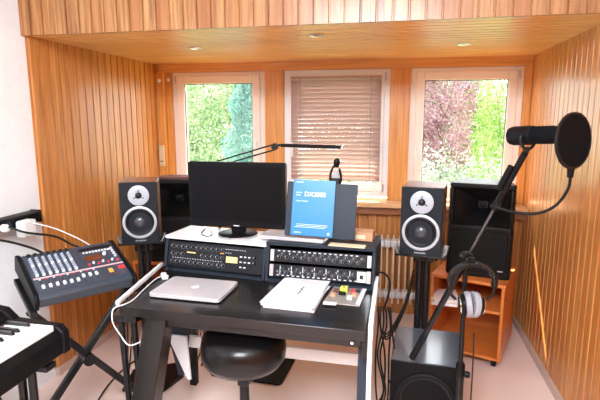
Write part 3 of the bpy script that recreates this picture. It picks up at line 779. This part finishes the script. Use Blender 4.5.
pf = empty('pop_filter', tuple(fc), label='round black nylon pop filter in front of the microphone on a gooseneck', cat='pop filter')
mb('blackm').lathe([(.080, -.005), (.086, -.004), (.086, .004), (.080, .005), (.079, 0), (.080, -.005)], (0, 0, 0), md, 48).build('hoop', pf)
mb('mesh').lathe([(0, .002), (.080, .002), (.080, -.002), (0, -.002)], (0, 0, 0), md, 48).build('fabric_screen', pf)
up_ = Vector((0, 0, 1))
mb('black').cyl((0, 0, -.082), (0, 0, -.112), .011, .009, 12).build('neck_socket', pf)
gp = [(0, 0, -.10), (.004, .02, -.15), (-.02, .05, -.21), (-.065, .09, -.245), (-.13, .14, -.250), (-.19, .17, -.235)]
end = bj+(bt-bj)*.52-fc
mb('rubber').tube(gp+[tuple(end)], .0048).build('gooseneck', pf)
mb('black').box(tuple(end), (.026, .03, .03), (0, R(20), R(-30))).build('clamp', pf, .004)

hp = empty('headphones', (bj.x+.016, bj.y-.055, .868), 8, 'black headphones with pale grey ear pads hanging on the microphone stand', 'headphones')
def arc(w, h, zc, a0, a1, n=12): return [(w*math.cos(R(a0+(a1-a0)*k/n)), 0, zc+h*math.sin(R(a0+(a1-a0)*k/n))) for k in range(n+1)]
m = mb('leather')
A_ = arc(.084, .072, .040, -14, 194, 22)
prev = None
for i in range(len(A_)-1):
    p, q = Vector(A_[i]), Vector(A_[i+1]); c = (p+q)/2; d = q-p
    m.T = Matrix.Translation(c) @ Matrix.Rotation(-math.atan2(d.z, d.x), 4, 'Y'); m.box((0, 0, 0), (d.length*1.12, .036, .016))
m.build('headband', hp, .003)
mb('blackm').tube(arc(.090, .080, .040, 20, 160), .003, sm=2).build('headband_wire', hp)
for s in (-1, 1):
    mb('blackm').tube([(s*.082, 0, .024), (s*.080, 0, -.005), (s*.058, 0, -.030)], .006).build('yoke', hp)
    ex = (-s*.97, -.10, .12)
    m = mb('black'); m.lathe([(0, 0), (.030, .002), (.038, .008), (.042, .016), (.042, .022), (0, .022)], (s*.044, 0, -.052), ex, 28)
    cup = m.build('ear_cup', hp)
    mb('chrome').lathe([(.030, .0), (.034, .003), (.034, .006), (.029, .003)], (s*.044, 0, -.052), ex, 24).build('trim_ring', cup)
    mb('earpad').lathe([(.018, .0215), (.040, .022), (.049, .024), (.050, .041), (.047, .0438), (.020, .0438), (.018, .03)], (s*.044, 0, -.052), ex, 28).build('ear_pad', hp)
hc = mb('rope').tube([(bj.x+.035, bj.y-.05, .70), (bj.x+.04, bj.y-.04, .6), (bj.x+.045, bj.y-.02, .3), (bj.x+.05, bj.y, .02), (bj.x+.10, bj.y+.05, .006)], .003).build('headphone_cable'); tag(hc, 'thin black cable hanging straight down from the headphones', 'cable')

# ------------------------------------------------------------------ stool
so = empty('drum_stool', (-.622, 1.83, 0), 0, 'round black vinyl stool pushed under the desk', 'stool')
mb('leather').lathe([(0, .485), (.13, .485), (.160, .495), (.180, .525), (.184, .565), (.176, .605), (.150, .632), (.08, .642), (0, .644)], n=48).build('seat', so)
mb('rubber').lathe([(0, .476), (.12, .476), (.14, .484), (0, .4845)], n=32).build('seat_base', so)
mb('blackm').cyl((0, 0, .02+.10), (0, 0, .477), .0135).build('post', so)
mb('blackm').cyl((0, 0, .10), (0, 0, .388), .021).build('sleeve', so)
mb('blackm').box((0, 0, .415), (.05, .045, .055)).build('clamp', so, .005)
mb('blackm').lathe([(0, 0), (.012, 0), (.015, .012), (.012, .022), (0, .022)], (.026, -.006, .422), (1, -.3, .2), 12).build('clamp_knob', so)
for a in (20, 140, 260):
    g = mb('blackm').cyl((0, 0, .19), (.21*math.cos(R(a)), .21*math.sin(R(a)), .016), .010).build('leg', so)
    mb('rubber').lathe([(0, -.016), (.016, -.016), (.018, .004), (.010, .02), (0, .02)], (.21*math.cos(R(a)), .21*math.sin(R(a)), .016), n=12).build('rubber_foot', g)
mt = mb('rubber').rr(.45, .42, .03, 'z', 0, .012).build('floor_mat', loc=(-.835, 2.70, 0)); mt.rotation_euler = (0, 0, R(-3)); tag(mt, 'black rectangular mat lying on the floor behind the stool', 'mat')

# ------------------------------------------------------------------ powered mixer on X stand
mxr = 53.5; mxo = Vector((-1.412, 1.915, .692))
mx_ = empty('mixing_console', tuple(mxo), rot=(0, 0, R(mxr)), label='grey audio mixing console with white fader rows on the crossed stand', cat='mixer')
# local: x along the front (left to right), y to the back, origin at front centre bottom; the deck is tilted
W = .425; Dp = .345; tilt = R(20)
T = Matrix.Rotation(tilt, 4, 'X')
def tm(k): m = mb(k); m.T = T; return m
tm('mixerlip').prism([(0, 0), (Dp, -.02), (Dp, .055), (Dp-.03, .075), (.02, .062), (0, .045)], 'x', -W/2, W/2).build('chassis', mx_, .004)
for s in (-1, 1): tm('black').prism([(-.012, -.004), (Dp+.006, -.024), (Dp+.006, .062), (Dp-.03, .082), (.012, .069), (-.012, .047)], 'x', s*(W/2+.010)-.009, s*(W/2+.010)+.009).build('side_cheek', mx_, .005)
sl_ = math.atan2(.013, Dp-.05)
T2 = T @ Matrix.Translation((0, .02, .0622)) @ Matrix.Rotation(sl_, 4, 'X')
def t2(k): m = mb(k); m.T = T2; return m
LY = Dp-.055
t2('mixer').bx(-W/2+.004, W/2-.004, .0, LY, 0, .003).build('control_panel', mx_)
t2('redline').bx(-W/2+.006, W/2-.006, .098, .104, .003, .0042).build('coloured_line', mx_)
t2('white').bx(-W/2+.006, W/2-.006, .105, .107, .003, .0042).build('white_line', mx_)
nch = 9
r_ = random.Random(4)
for c in range(6+2):
    x = -W/2+.028+c*.0285
    n = 8 if c < 7 else 0
    for k in range(n):
        m = t2('knobblue' if k % 4 else 'knobwhite'); m.cyl((x, .122+k*.0185, .003), (x, .122+k*.0185, .013), .0078, .006, 10); m.build('knob', mx_)
for c in range(9):
    x = -W/2+.030+c*.030
    m = t2('knobblack'); m.bx(x-.002, x+.002, .012, .085, .003, .0036); m.build('fader_slot', mx_)
    yy = .034 + (.018 if c > 5 else .0) + r_.uniform(-.002, .002)
    m = t2('knobwhite'); m.bx(x-.006, x+.006, yy-.010, yy+.010, .0036, .015); m.build('fader_cap', mx_, .001)
m = t2('stand_grey')
for c in range(1, 9): m.bx(-W/2+.0145+c*.0285-.0004, -W/2+.0145+c*.0285+.0004, .11, .28, .003, .0036)
m.build('channel_lines', mx_)
m = t2('knobdim')
for c in range(9):
    for k in range(5): m.bx(-W/2+.038+c*.030, -W/2+.043+c*.030, .020+k*.013, .0215+k*.013, .003, .0036)
m.build('fader_scale', mx_)
for c in range(9): m = t2('red' if c % 2 else 'knobwhite'); m.bx(-W/2+.026+c*.030, -W/2+.034+c*.030, .0885, .0935, .003, .006); m.build('channel_light', mx_)
m = t2('knobblack')
for c in range(7): m.lathe([(.004, .003), (.010, .003), (.010, .010), (.004, .008), (.004, .003)], (-W/2+.030+c*.0285, LY-.008, 0), n=14)
m.build('input_sockets', mx_)
X0 = .020
m = t2('white')
for k in range(9): m.bx(X0+.030+k*.0155, X0+.040+k*.0155, .225, .236, .003, .006)
m.build('meter_lights', mx_)
t2('lcdoff').bx(X0+.025, X0+.105, .160, .200, .003, .006).build('effect_display', mx_)
t2('face').bx(X0+.02, X0+.185, .248, .268, .003, .005).build('top_display', mx_)
m = t2('knobwhite'); m.cyl((X0+.125, .195, .003), (X0+.125, .195, .016), .010, .008, 14); m.build('knob', mx_)
for k in range(7): m = t2('knobwhite' if k % 2 else 'red'); m.cyl((X0+.030+k*.023, .128+.01*(k % 2), .003), (X0+.030+k*.023, .128+.01*(k % 2), .013), .0065, .005, 10); m.build('knob', mx_)
t2('orange').bx(X0+.098, X0+.118, .040, .068, .003, .011).build('orange_button', mx_, .002)
t2('red').bx(X0+.148, X0+.182, .052, .078, .003, .009).build('red_switch', mx_, .002)
for k in range(4): m = t2('knobwhite'); m.cyl((W/2-.022, .165+k*.022, .003), (W/2-.022, .165+k*.022, .014), .0065, .005, 10); m.build('knob', mx_)
for k in range(4):
    m = t2('lcdoff'); m.bx(X0+.075+.028*(k % 4), X0+.083+.028*(k % 4), .020, .028, .003, .007); m.build('button', mx_)

xs = empty('crossed_stand', tuple(mxo+Vector((0, 0, -.70))), rot=(0, 0, R(mxr)), label='black crossed keyboard stand carrying the mixing console', cat='stand')
for j, (a, b) in enumerate((((-.24, .668), (.28, .03)), ((.24, .668), (-.28, .03)))):
    for yy in (.10,):
        y = yy+(.018 if j else -.018)
        a3, b3 = Vector((a[0], y, a[1])), Vector((b[0], y, b[1])); d = b3-a3
        m = mb('blackm'); m.T = Matrix.Translation((a3+b3)/2) @ Matrix.Rotation(-math.atan2(d.z, d.x), 4, 'Y'); m.box((0, 0, 0), (d.length, .030, .032)); m.build('cross_arm', xs, .004)
mb('blackm').lathe([(0, -.045), (.03, -.045), (.03, .045), (0, .045)], (0, .10, .355), (0, 1, 0), 18).build('pivot', xs)
for s in (-1, 1):
    m = mb('blackm'); m.T = Matrix.Translation((s*.235, 0, .672)) @ Matrix.Rotation(tilt-.06, 4, 'X'); m.box((0, .15, .003), (.03, .30, .026)); m.build('support_bar', xs, .004)
    mb('blackm').box((s*.28, .03, .016), (.03, .26, .032)).build('foot_bar', xs, .004)
    for yy in (-.085, .145): mb('rubber').box((s*.28, yy, .017), (.036, .03, .034)).build('foot_cap', xs, .004)

# ------------------------------------------------------------------ digital piano
kx0, kx1, ky0, ky1 = -1.510, -1.142, .12, 1.425
kb = empty('digital_piano', ((kx0+kx1)/2, (ky0+ky1)/2, 0), label='black digital piano with white keys at the lower left beside the wall', cat='keyboard')
ox, oy = (kx0+kx1)/2, (ky0+ky1)/2
m = mb('black'); zt = .80
m.prism([(kx0-ox, .70), (kx1-ox, .70), (kx1-ox, .765), (kx1-ox-.024, .788), (kx1-ox-.026, .780), (kx0-ox+.165, .780), (kx0-ox+.15, .82), (kx0-ox+.02, .845), (kx0-ox, .82)], 'y', ky0-oy, ky1-oy-.0365); m.build('case', kb, .004)
mb('black').prism([(kx0-ox, .695), (kx1-ox+.004, .695), (kx1-ox+.004, .775), (kx1-ox-.02, .798), (kx0-ox+.17, .806), (kx0-ox+.13, .842), (kx0-ox+.02, .855), (kx0-ox, .83)], 'y', ky1-oy-.036, ky1-oy).build('end_cheek', kb, .006)
kp = .0235; y1 = ky1-.040
nk = 40
for k in range(nk):
    yc = y1-kp*(k+.5)
    mb('key').bx(kx0-ox+.170, kx1-ox-.028, yc-kp/2+.0006-oy, yc+kp/2-.0006-oy, .781, .803).build('white_key', kb, .0015)
pat = [1, 0, 1, 1, 0, 1, 1]   # boundaries counted from the top end of the keyboard
for k in range(nk-1):
    if pat[k % 7]:
        yc = y1-kp*(k+1)
        mb('keyb').prism([(kx0-ox+.170, .8035), (kx0-ox+.265, .8035), (kx0-ox+.255, .815), (kx0-ox+.170, .816)], 'y', yc-.0065-oy, yc+.0065-oy).build('black_key', kb, .001)
mb('redbrown').bx(kx0-ox+.166, kx0-ox+.169, ky0-oy+.01, ky1-oy-.065, .781, .806).build('felt_strip', kb)
ks = empty('piano_stand', (ox, oy, 0), label='black tube stand under the digital piano', cat='stand')
for y_ in (1.33-oy, .25-oy):
    for x_ in (.055, .098): mb('blackm').cyl((x_, y_, .02), (x_, y_, .690), .014, n=16).build('leg', ks)
    mb('blackm').box((0, y_, .6905-.012), (.36, .05, .022)).build('support_bar', ks, .004)
    mb('blackm').box((0.0, y_, .013), (.40, .05, .026)).build('foot_bar', ks, .005)
    mb('blackm').cyl((-.12, y_, .02), (-.12, y_, .68), .014).build('leg', ks)
mb('blackm').box((-.12, (.79-oy), .30), (.03, 1.06, .03)).build('cross_rail', ks, .003)

# ------------------------------------------------------------------ power rail, plugs, cables at the left wall
rl = empty('power_rail', (-1.93, 1.60, 1.0), label='black power rail mounted on the white left wall above the mixing console', cat='power strip')
mb('black').box((0, 0, 0), (.06, 1.25, .062)).build('housing', rl, .008)
mb('black').box((0, .628, 0), (.066, .014, .068)).build('end_cap', rl, .004)
m = mb('cone')
for k in range(9): m.lathe([(0, .0), (.019, 0), (.021, -.002), (.021, -.004)], (.031, .40-.09*k, 0), (-1, 0, 0), 18)
m.build('sockets', rl)
for yy, lab, w in ((1.965, 'smaller white plug in the power rail, left of the large plug', .036), (2.085, 'large white plug-in adapter near the end of the power rail', .085)):
    e = empty('wall_plug', (-1.898, yy, 1.0), label=lab, cat='plug', group='white plugs in the power rail')
    if w > .05: mb('white').rr(w, .085, .012, 'x', .002, .055, (0, -.035)).build('body', e, .006)
    else: mb('white').lathe([(0, .002), (.020, .002), (.020, .022), (.013, .034), (0, .036)], (0, 0, -.01), (1, 0, 0), 20).build('body', e)
def cable(pts, lab, r=.0045, k='rope', name='cable'):
    o = mb(k).tube(pts, r).build(name); tag(o, lab, 'cable'); return o
cable([(-1.862, 1.965, 1.0), (-1.80, 2.0, .965), (-1.72, 2.10, .925), (-1.66, 2.16, .865), (-1.60, 2.20, .83)], 'black cable from the small plug to the back of the mixer', .006)
cable([(-1.865, 1.80, .985), (-1.80, 1.88, .95), (-1.74, 1.96, .90), (-1.70, 2.02, .85), (-1.66, 2.10, .82)], 'black cable sagging from the rail to the mixer, lowest of the three', .006)
cable([(-1.84, 2.10, .99), (-1.76, 2.16, .95), (-1.66, 2.22, .88), (-1.60, 2.26, .82)], 'thin white cable from the large adapter to the mixer', .003, 'white')
cable([(-1.80, 1.72, .74), (-1.86, 1.66, .68), (-1.88, 1.62, .58), (-1.86, 1.62, .45), (-1.80, 1.66, .30), (-1.70, 1.72, .10), (-1.62, 1.74, .008), (-1.50, 1.9, .008)], 'thick black cable hanging in a loop left of the mixing console', .009)
cable([(-1.78, 1.74, .76), (-1.84, 1.74, .70), (-1.83, 1.72, .62), (-1.80, 1.70, .5), (-1.76, 1.72, .2), (-1.70, 1.78, .008)], 'second black cable hanging beside the thick loop', .006)
cable([(-1.48, 1.98, .006), (-1.55, 2.10, .006), (-1.60, 2.30, .006), (-1.60, 2.55, .006), (-1.48, 2.78, .006), (-1.30, 2.9, .006), (-1.0, 3.0, .006)], 'black cable snaking over the floor below the crossed stand', .005)
cable([(-1.38, 2.22, .70), (-1.40, 2.24, .40), (-1.42, 2.22, .15), (-1.40, 2.18, .20), (-1.36, 2.16, .68)], 'narrow black cable loop hanging under the mixer\'s right end', .004)
rr_ = random.Random(11)
for k in range(5):
    x0 = -1.06+.03*k
    cable([(x0, 2.3, .70), (x0-.03+.05*rr_.random(), 2.32, .52), (x0+.04, 2.25, .38-.03*k), (x0-.02*rr_.random(), 2.2+.03*k, .20), (x0+.03, 2.3, .35), (x0+.05, 2.4, .60)], ['black cable loop', 'second cable loop', 'third cable loop', 'fourth cable loop', 'fifth cable loop'][k]+' hanging in the tangle under the left of the desk, '+['outermost left', 'left of centre', 'in the centre', 'right of centre', 'outermost right'][k], .0035)
# cable bundle behind the desk's right end
cable([(-.10, 2.22, .80), (-.05, 2.25, .79), (-.022, 2.27, .74), (-.03, 2.27, .66), (-.05, 2.26, .60)], 'short black cable curving over the right desk end by the white rail', .005)
lab = ['nearest the white rail', 'second from the white rail', 'in the middle of the bundle', 'second from the subwoofer', 'looping lowest', 'nearest the subwoofer']
for k in range(6):
    x0 = -.075+.012*k; j = rr_.random
    cable([(x0, 2.30, .60), (x0+.03*j(), 2.30, .50), (x0-.02+.05*j(), 2.26, .36), (x0+.03*j(), 2.22, .20), (x0-.03+.06*j(), 2.24, .08), (x0+.05*j(), 2.32, .010), (x0+.10, 2.55+.05*k, .010)], 'black cable hanging behind the right desk end, '+lab[k], .0045)
lab = ['uppermost', 'middle', 'lowest']
for k in range(3):
    cable([(.10, 2.56, .72-.03*k), (.06, 2.52, .55-.02*k), (.01, 2.44, .46-.02*k), (-.03, 2.34, .44-.015*k), (-.05, 2.31, .47)], 'black cable running up from the bundle to the right speaker stand, '+lab[k], .0045)

# ------------------------------------------------------------------ radiator under the sill
rd = empty('radiator', (-.16, 3.60, 0), label='white column radiator below the middle window', cat='radiator')
n = 16; p0 = .046
for k in range(n):
    x = -.36+p0*k
    m = mb('radcol'); m.tube([(x, -.025, .13), (x, -.03, .17), (x, -.03, .60), (x, -.025, .64)], .0085, sm=3)
    m.tube([(x, .025, .13), (x, .03, .17), (x, .03, .60), (x, .025, .64)], .0085, sm=3); m.build('column', rd)
    for z in (.595, .195): mb('radiator').rr(.085, .060, .02, 'x', x-.021, x+.021, (0, z)).build('section_header', rd, .003)
mb('radiator').cyl((-.40, 0, .195), (-.44, 0, .195), .012).build('pipe_stub', rd)
for s in (-.36, -.36+p0*(n-1)): mb('radiator').box((s, 0, .06), (.02, .05, .14)).build('foot', rd, .003)

# ------------------------------------------------------------------ garden
def crown(name, c, r, n, mk, size, label, shape='round', seed=0, trunk=True, group='trees and shrubs in the garden'):
    r_ = random.Random(seed); verts = []; faces = []
    cl = [(r_.uniform(-1, 1), r_.uniform(-1, 1), r_.uniform(-1, 1), r_.uniform(.28, .5)) for _ in range(40)]
    e = empty(name, (c[0], c[1], -4), label=label, cat='tree' if trunk else 'shrub', group=group)
    for i in range(n):
        if shape == 'cone':
            h = r_.random()**.75; a = r_.uniform(0, 2*PI); q = (1-h*.93)*r_.uniform(.35, 1.0)*(1+.18*math.sin(h*40)+.15*math.sin(a*5))
            p = Vector((q*math.cos(a)*r[0], q*math.sin(a)*r[1], (-1+2*h)*r[2]))
        else:
            k = cl[r_.randrange(len(cl))]; L_ = math.sqrt(k[0]**2+k[1]**2+k[2]**2); f = min(1, .85/max(L_, .01))
            d = Vector((r_.gauss(0, 1), r_.gauss(0, 1), r_.gauss(0, 1))).normalized()*k[3]*r_.uniform(.5, 1)
            p = Vector(((k[0]*f+d.x)*r[0], (k[1]*f+d.y)*r[1], (k[2]*f+d.z)*r[2]))
        s = size*r_.uniform(.6, 1.3)
        u = Vector((r_.gauss(0, 1), r_.gauss(0, 1), r_.gauss(0, 1))).normalized(); v = u.orthogonal().normalized()*.55
        w = u.cross(v)*.12
        b = len(verts)
        p = p+Vector((0, 0, c[2]+4))
        verts += [p-u*s, p+v*s*.8+w*s, p+u*s, p-v*s*.8+w*s]; faces += [(b, b+1, b+2, b+3)]
    me = bpy.data.meshes.new('foliage'); me.from_pydata([tuple(v) for v in verts], [], faces); me.materials.append(M[mk])
    o = bpy.data.objects.new('foliage', me); COL.objects.link(o); o.parent = e
    if trunk:
        m = mb('bark'); m.tube([(0, 0, 0), (.08, 0, (c[2]+4)*.5), (0, .05, c[2]+4)], .035)
        for k in range(5):
            a = k*1.3; m.tube([(0, .05, c[2]+3.4), (.4*r[0]*math.cos(a), .4*r[1]*math.sin(a), c[2]+4+.1*r[2]), (.7*r[0]*math.cos(a), .7*r[1]*math.sin(a), c[2]+4+.5*r[2])], .009)
        m.build('trunk', e)
    else:
        mb('bark').cyl((0, 0, 0), (0, 0, max(.2, c[2]+4)), .05).build('stem', e)
    return e
M['leaf_pale'] = leafmat('leaf_pale', (0.11, 0.19, 0.08), (0.26, 0.33, 0.2), 0.45)
M['leaf_blue'] = leafmat('leaf_blue', (0.07, 0.17, 0.14), (0.15, 0.27, 0.22), 0.35)
M['leaf_lime'] = leafmat('leaf_lime', (0.12, 0.24, 0.05), (0.27, 0.38, 0.13), 0.5)
M['leaf_plum'] = leafmat('leaf_plum', (0.17, 0.095, 0.1), (0.33, 0.22, 0.24), 0.4)
M['leaf_silver'] = leafmat('leaf_silver', (0.17, 0.22, 0.15), (0.38, 0.41, 0.34), 0.4)
g_ = mb('lawn').box((0, 44, -4.05), (160, 80, .1)).build('ground'); g_['kind'] = 'structure'
GARDEN = True
crown('conifer', (-2.75, 8.8, 1.0), (1.0, .9, 2.4), 15600, 'leaf_blue', 0.037, 'blue green conifer seen on the right side of the left window', 'cone', 1)
crown('garden_tree', (-4.55, 9.6, 1.3), (1.1, 1.0, 1.7), 9000, 'leaf_pale', 0.043, 'pale green tree filling the left side of the left window', seed=2)
crown('garden_shrub', (-4.0, 8.2, -.9), (1.3, .8, 1.1), 7800, 'leaf_silver', 0.037, 'pale silvery shrub low in the left window', seed=3, trunk=False)
crown('plum_tree', (.75, 9.4, 1.75), (.68, .7, 1.45), 9000, 'leaf_plum', 0.040, 'dark pink plum tree in the middle of the right window', seed=4)
crown('garden_tree', (2.05, 9.8, 1.1), (.75, .9, 2.0), 12000, 'leaf_lime', 0.040, 'bright lime green tree on the right side of the right window', seed=5)
crown('garden_tree', (-.05, 10.4, 1.3), (.55, .9, 1.7), 5100, 'leaf_pale', 0.040, 'pale green tree at the left edge of the right window', seed=6)
crown('garden_shrub', (.75, 8.4, -.05), (1.5, .8, 1.0), 8400, 'leaf_silver', 0.037, 'silvery green shrub low in the right window', seed=7, trunk=False)
crown('garden_tree', (-1.1, 10.5, 1.0), (.9, .9, 2.0), 4500, 'leaf_pale', 0.050, 'pale green tree behind the closed blind', seed=8)

crown('garden_tree', (-6.5, 15.5, .8), (2.6, 1.0, 3.4), 17000, 'leaf_pale', .105, 'large pale tree far behind the conifer in the left window', seed=9)
crown('garden_tree', (.6, 16, .6), (3.0, 1.0, 3.2), 17000, 'leaf_pale', .105, 'large pale tree far behind the plum tree in the right window', seed=10)

# ------------------------------------------------------------------ light
w = bpy.data.worlds.new('sky'); S.world = w; w.use_nodes = True
bg = w.node_tree.nodes['Background']; bg.inputs[0].default_value = (.93, .97, 1.0, 1); bg.inputs[1].default_value = 6
sd = Vector((.40, -1, -1.29)).normalized()
sun = bpy.data.lights.new('sun', 'SUN'); sun.energy = 30; sun.angle = R(.35); sun.color = (1, .95, .86)
sun_o = bpy.data.objects.new('sun', sun); COL.objects.link(sun_o); sun_o.rotation_euler = sd.to_track_quat('-Z', 'Y').to_euler(); sun_o.location = (-4, 14, 14)
# ceiling lamp of the main room (behind the camera)
lm = empty('ceiling_lamp', (-.35, -.10, 2.598), label='round white ceiling lamp in the room behind the photographer', cat='lamp')
mb('white').lathe([(0, 0), (.20, 0), (.20, -.03), (.17, -.03)]).build('lamp_base', lm)
mb('lamp').lathe([(.17, -.03), (.16, -.06), (.10, -.085), (0, -.095)]).build('lamp_shade', lm)
def area(name, loc, rot, sx, sy, e, col=(1, .95, .9)):
    a = bpy.data.lights.new(name, 'AREA'); a.shape = 'RECTANGLE'; a.size = sx; a.size_y = sy; a.energy = e; a.color = col
    o = bpy.data.objects.new(name, a); COL.objects.link(o); o.location = loc; o.rotation_euler = rot; return o
area('ceiling_lamp_light', (-.35, -.10, 2.46), (0, 0, 0), 1.0, 1.0, 64, (.90, .95, 1))
area('front_fill', (-.3, -.8, 2.45), (R(62), 0, R(6)), 1.4, .3, 42, (.88, .94, 1))  # added wide soft fill from behind the camera

# ------------------------------------------------------------------ camera
cam = bpy.data.cameras.new('camera'); co = bpy.data.objects.new('camera', cam); COL.objects.link(co)
cam.sensor_width = 36; cam.lens = 36*480/600
co.location = (0, 0, 1.52)
co.rotation_euler = (R(90-9.578), 0, R(11.609))
cam.clip_start = .05; cam.clip_end = 300
S.camera = co
S.view_settings.view_transform = 'Standard'; S.view_settings.look = 'None'
S.view_settings.gamma = 1; S.view_settings.use_curve_mapping = False
S.view_settings.exposure = 0.75
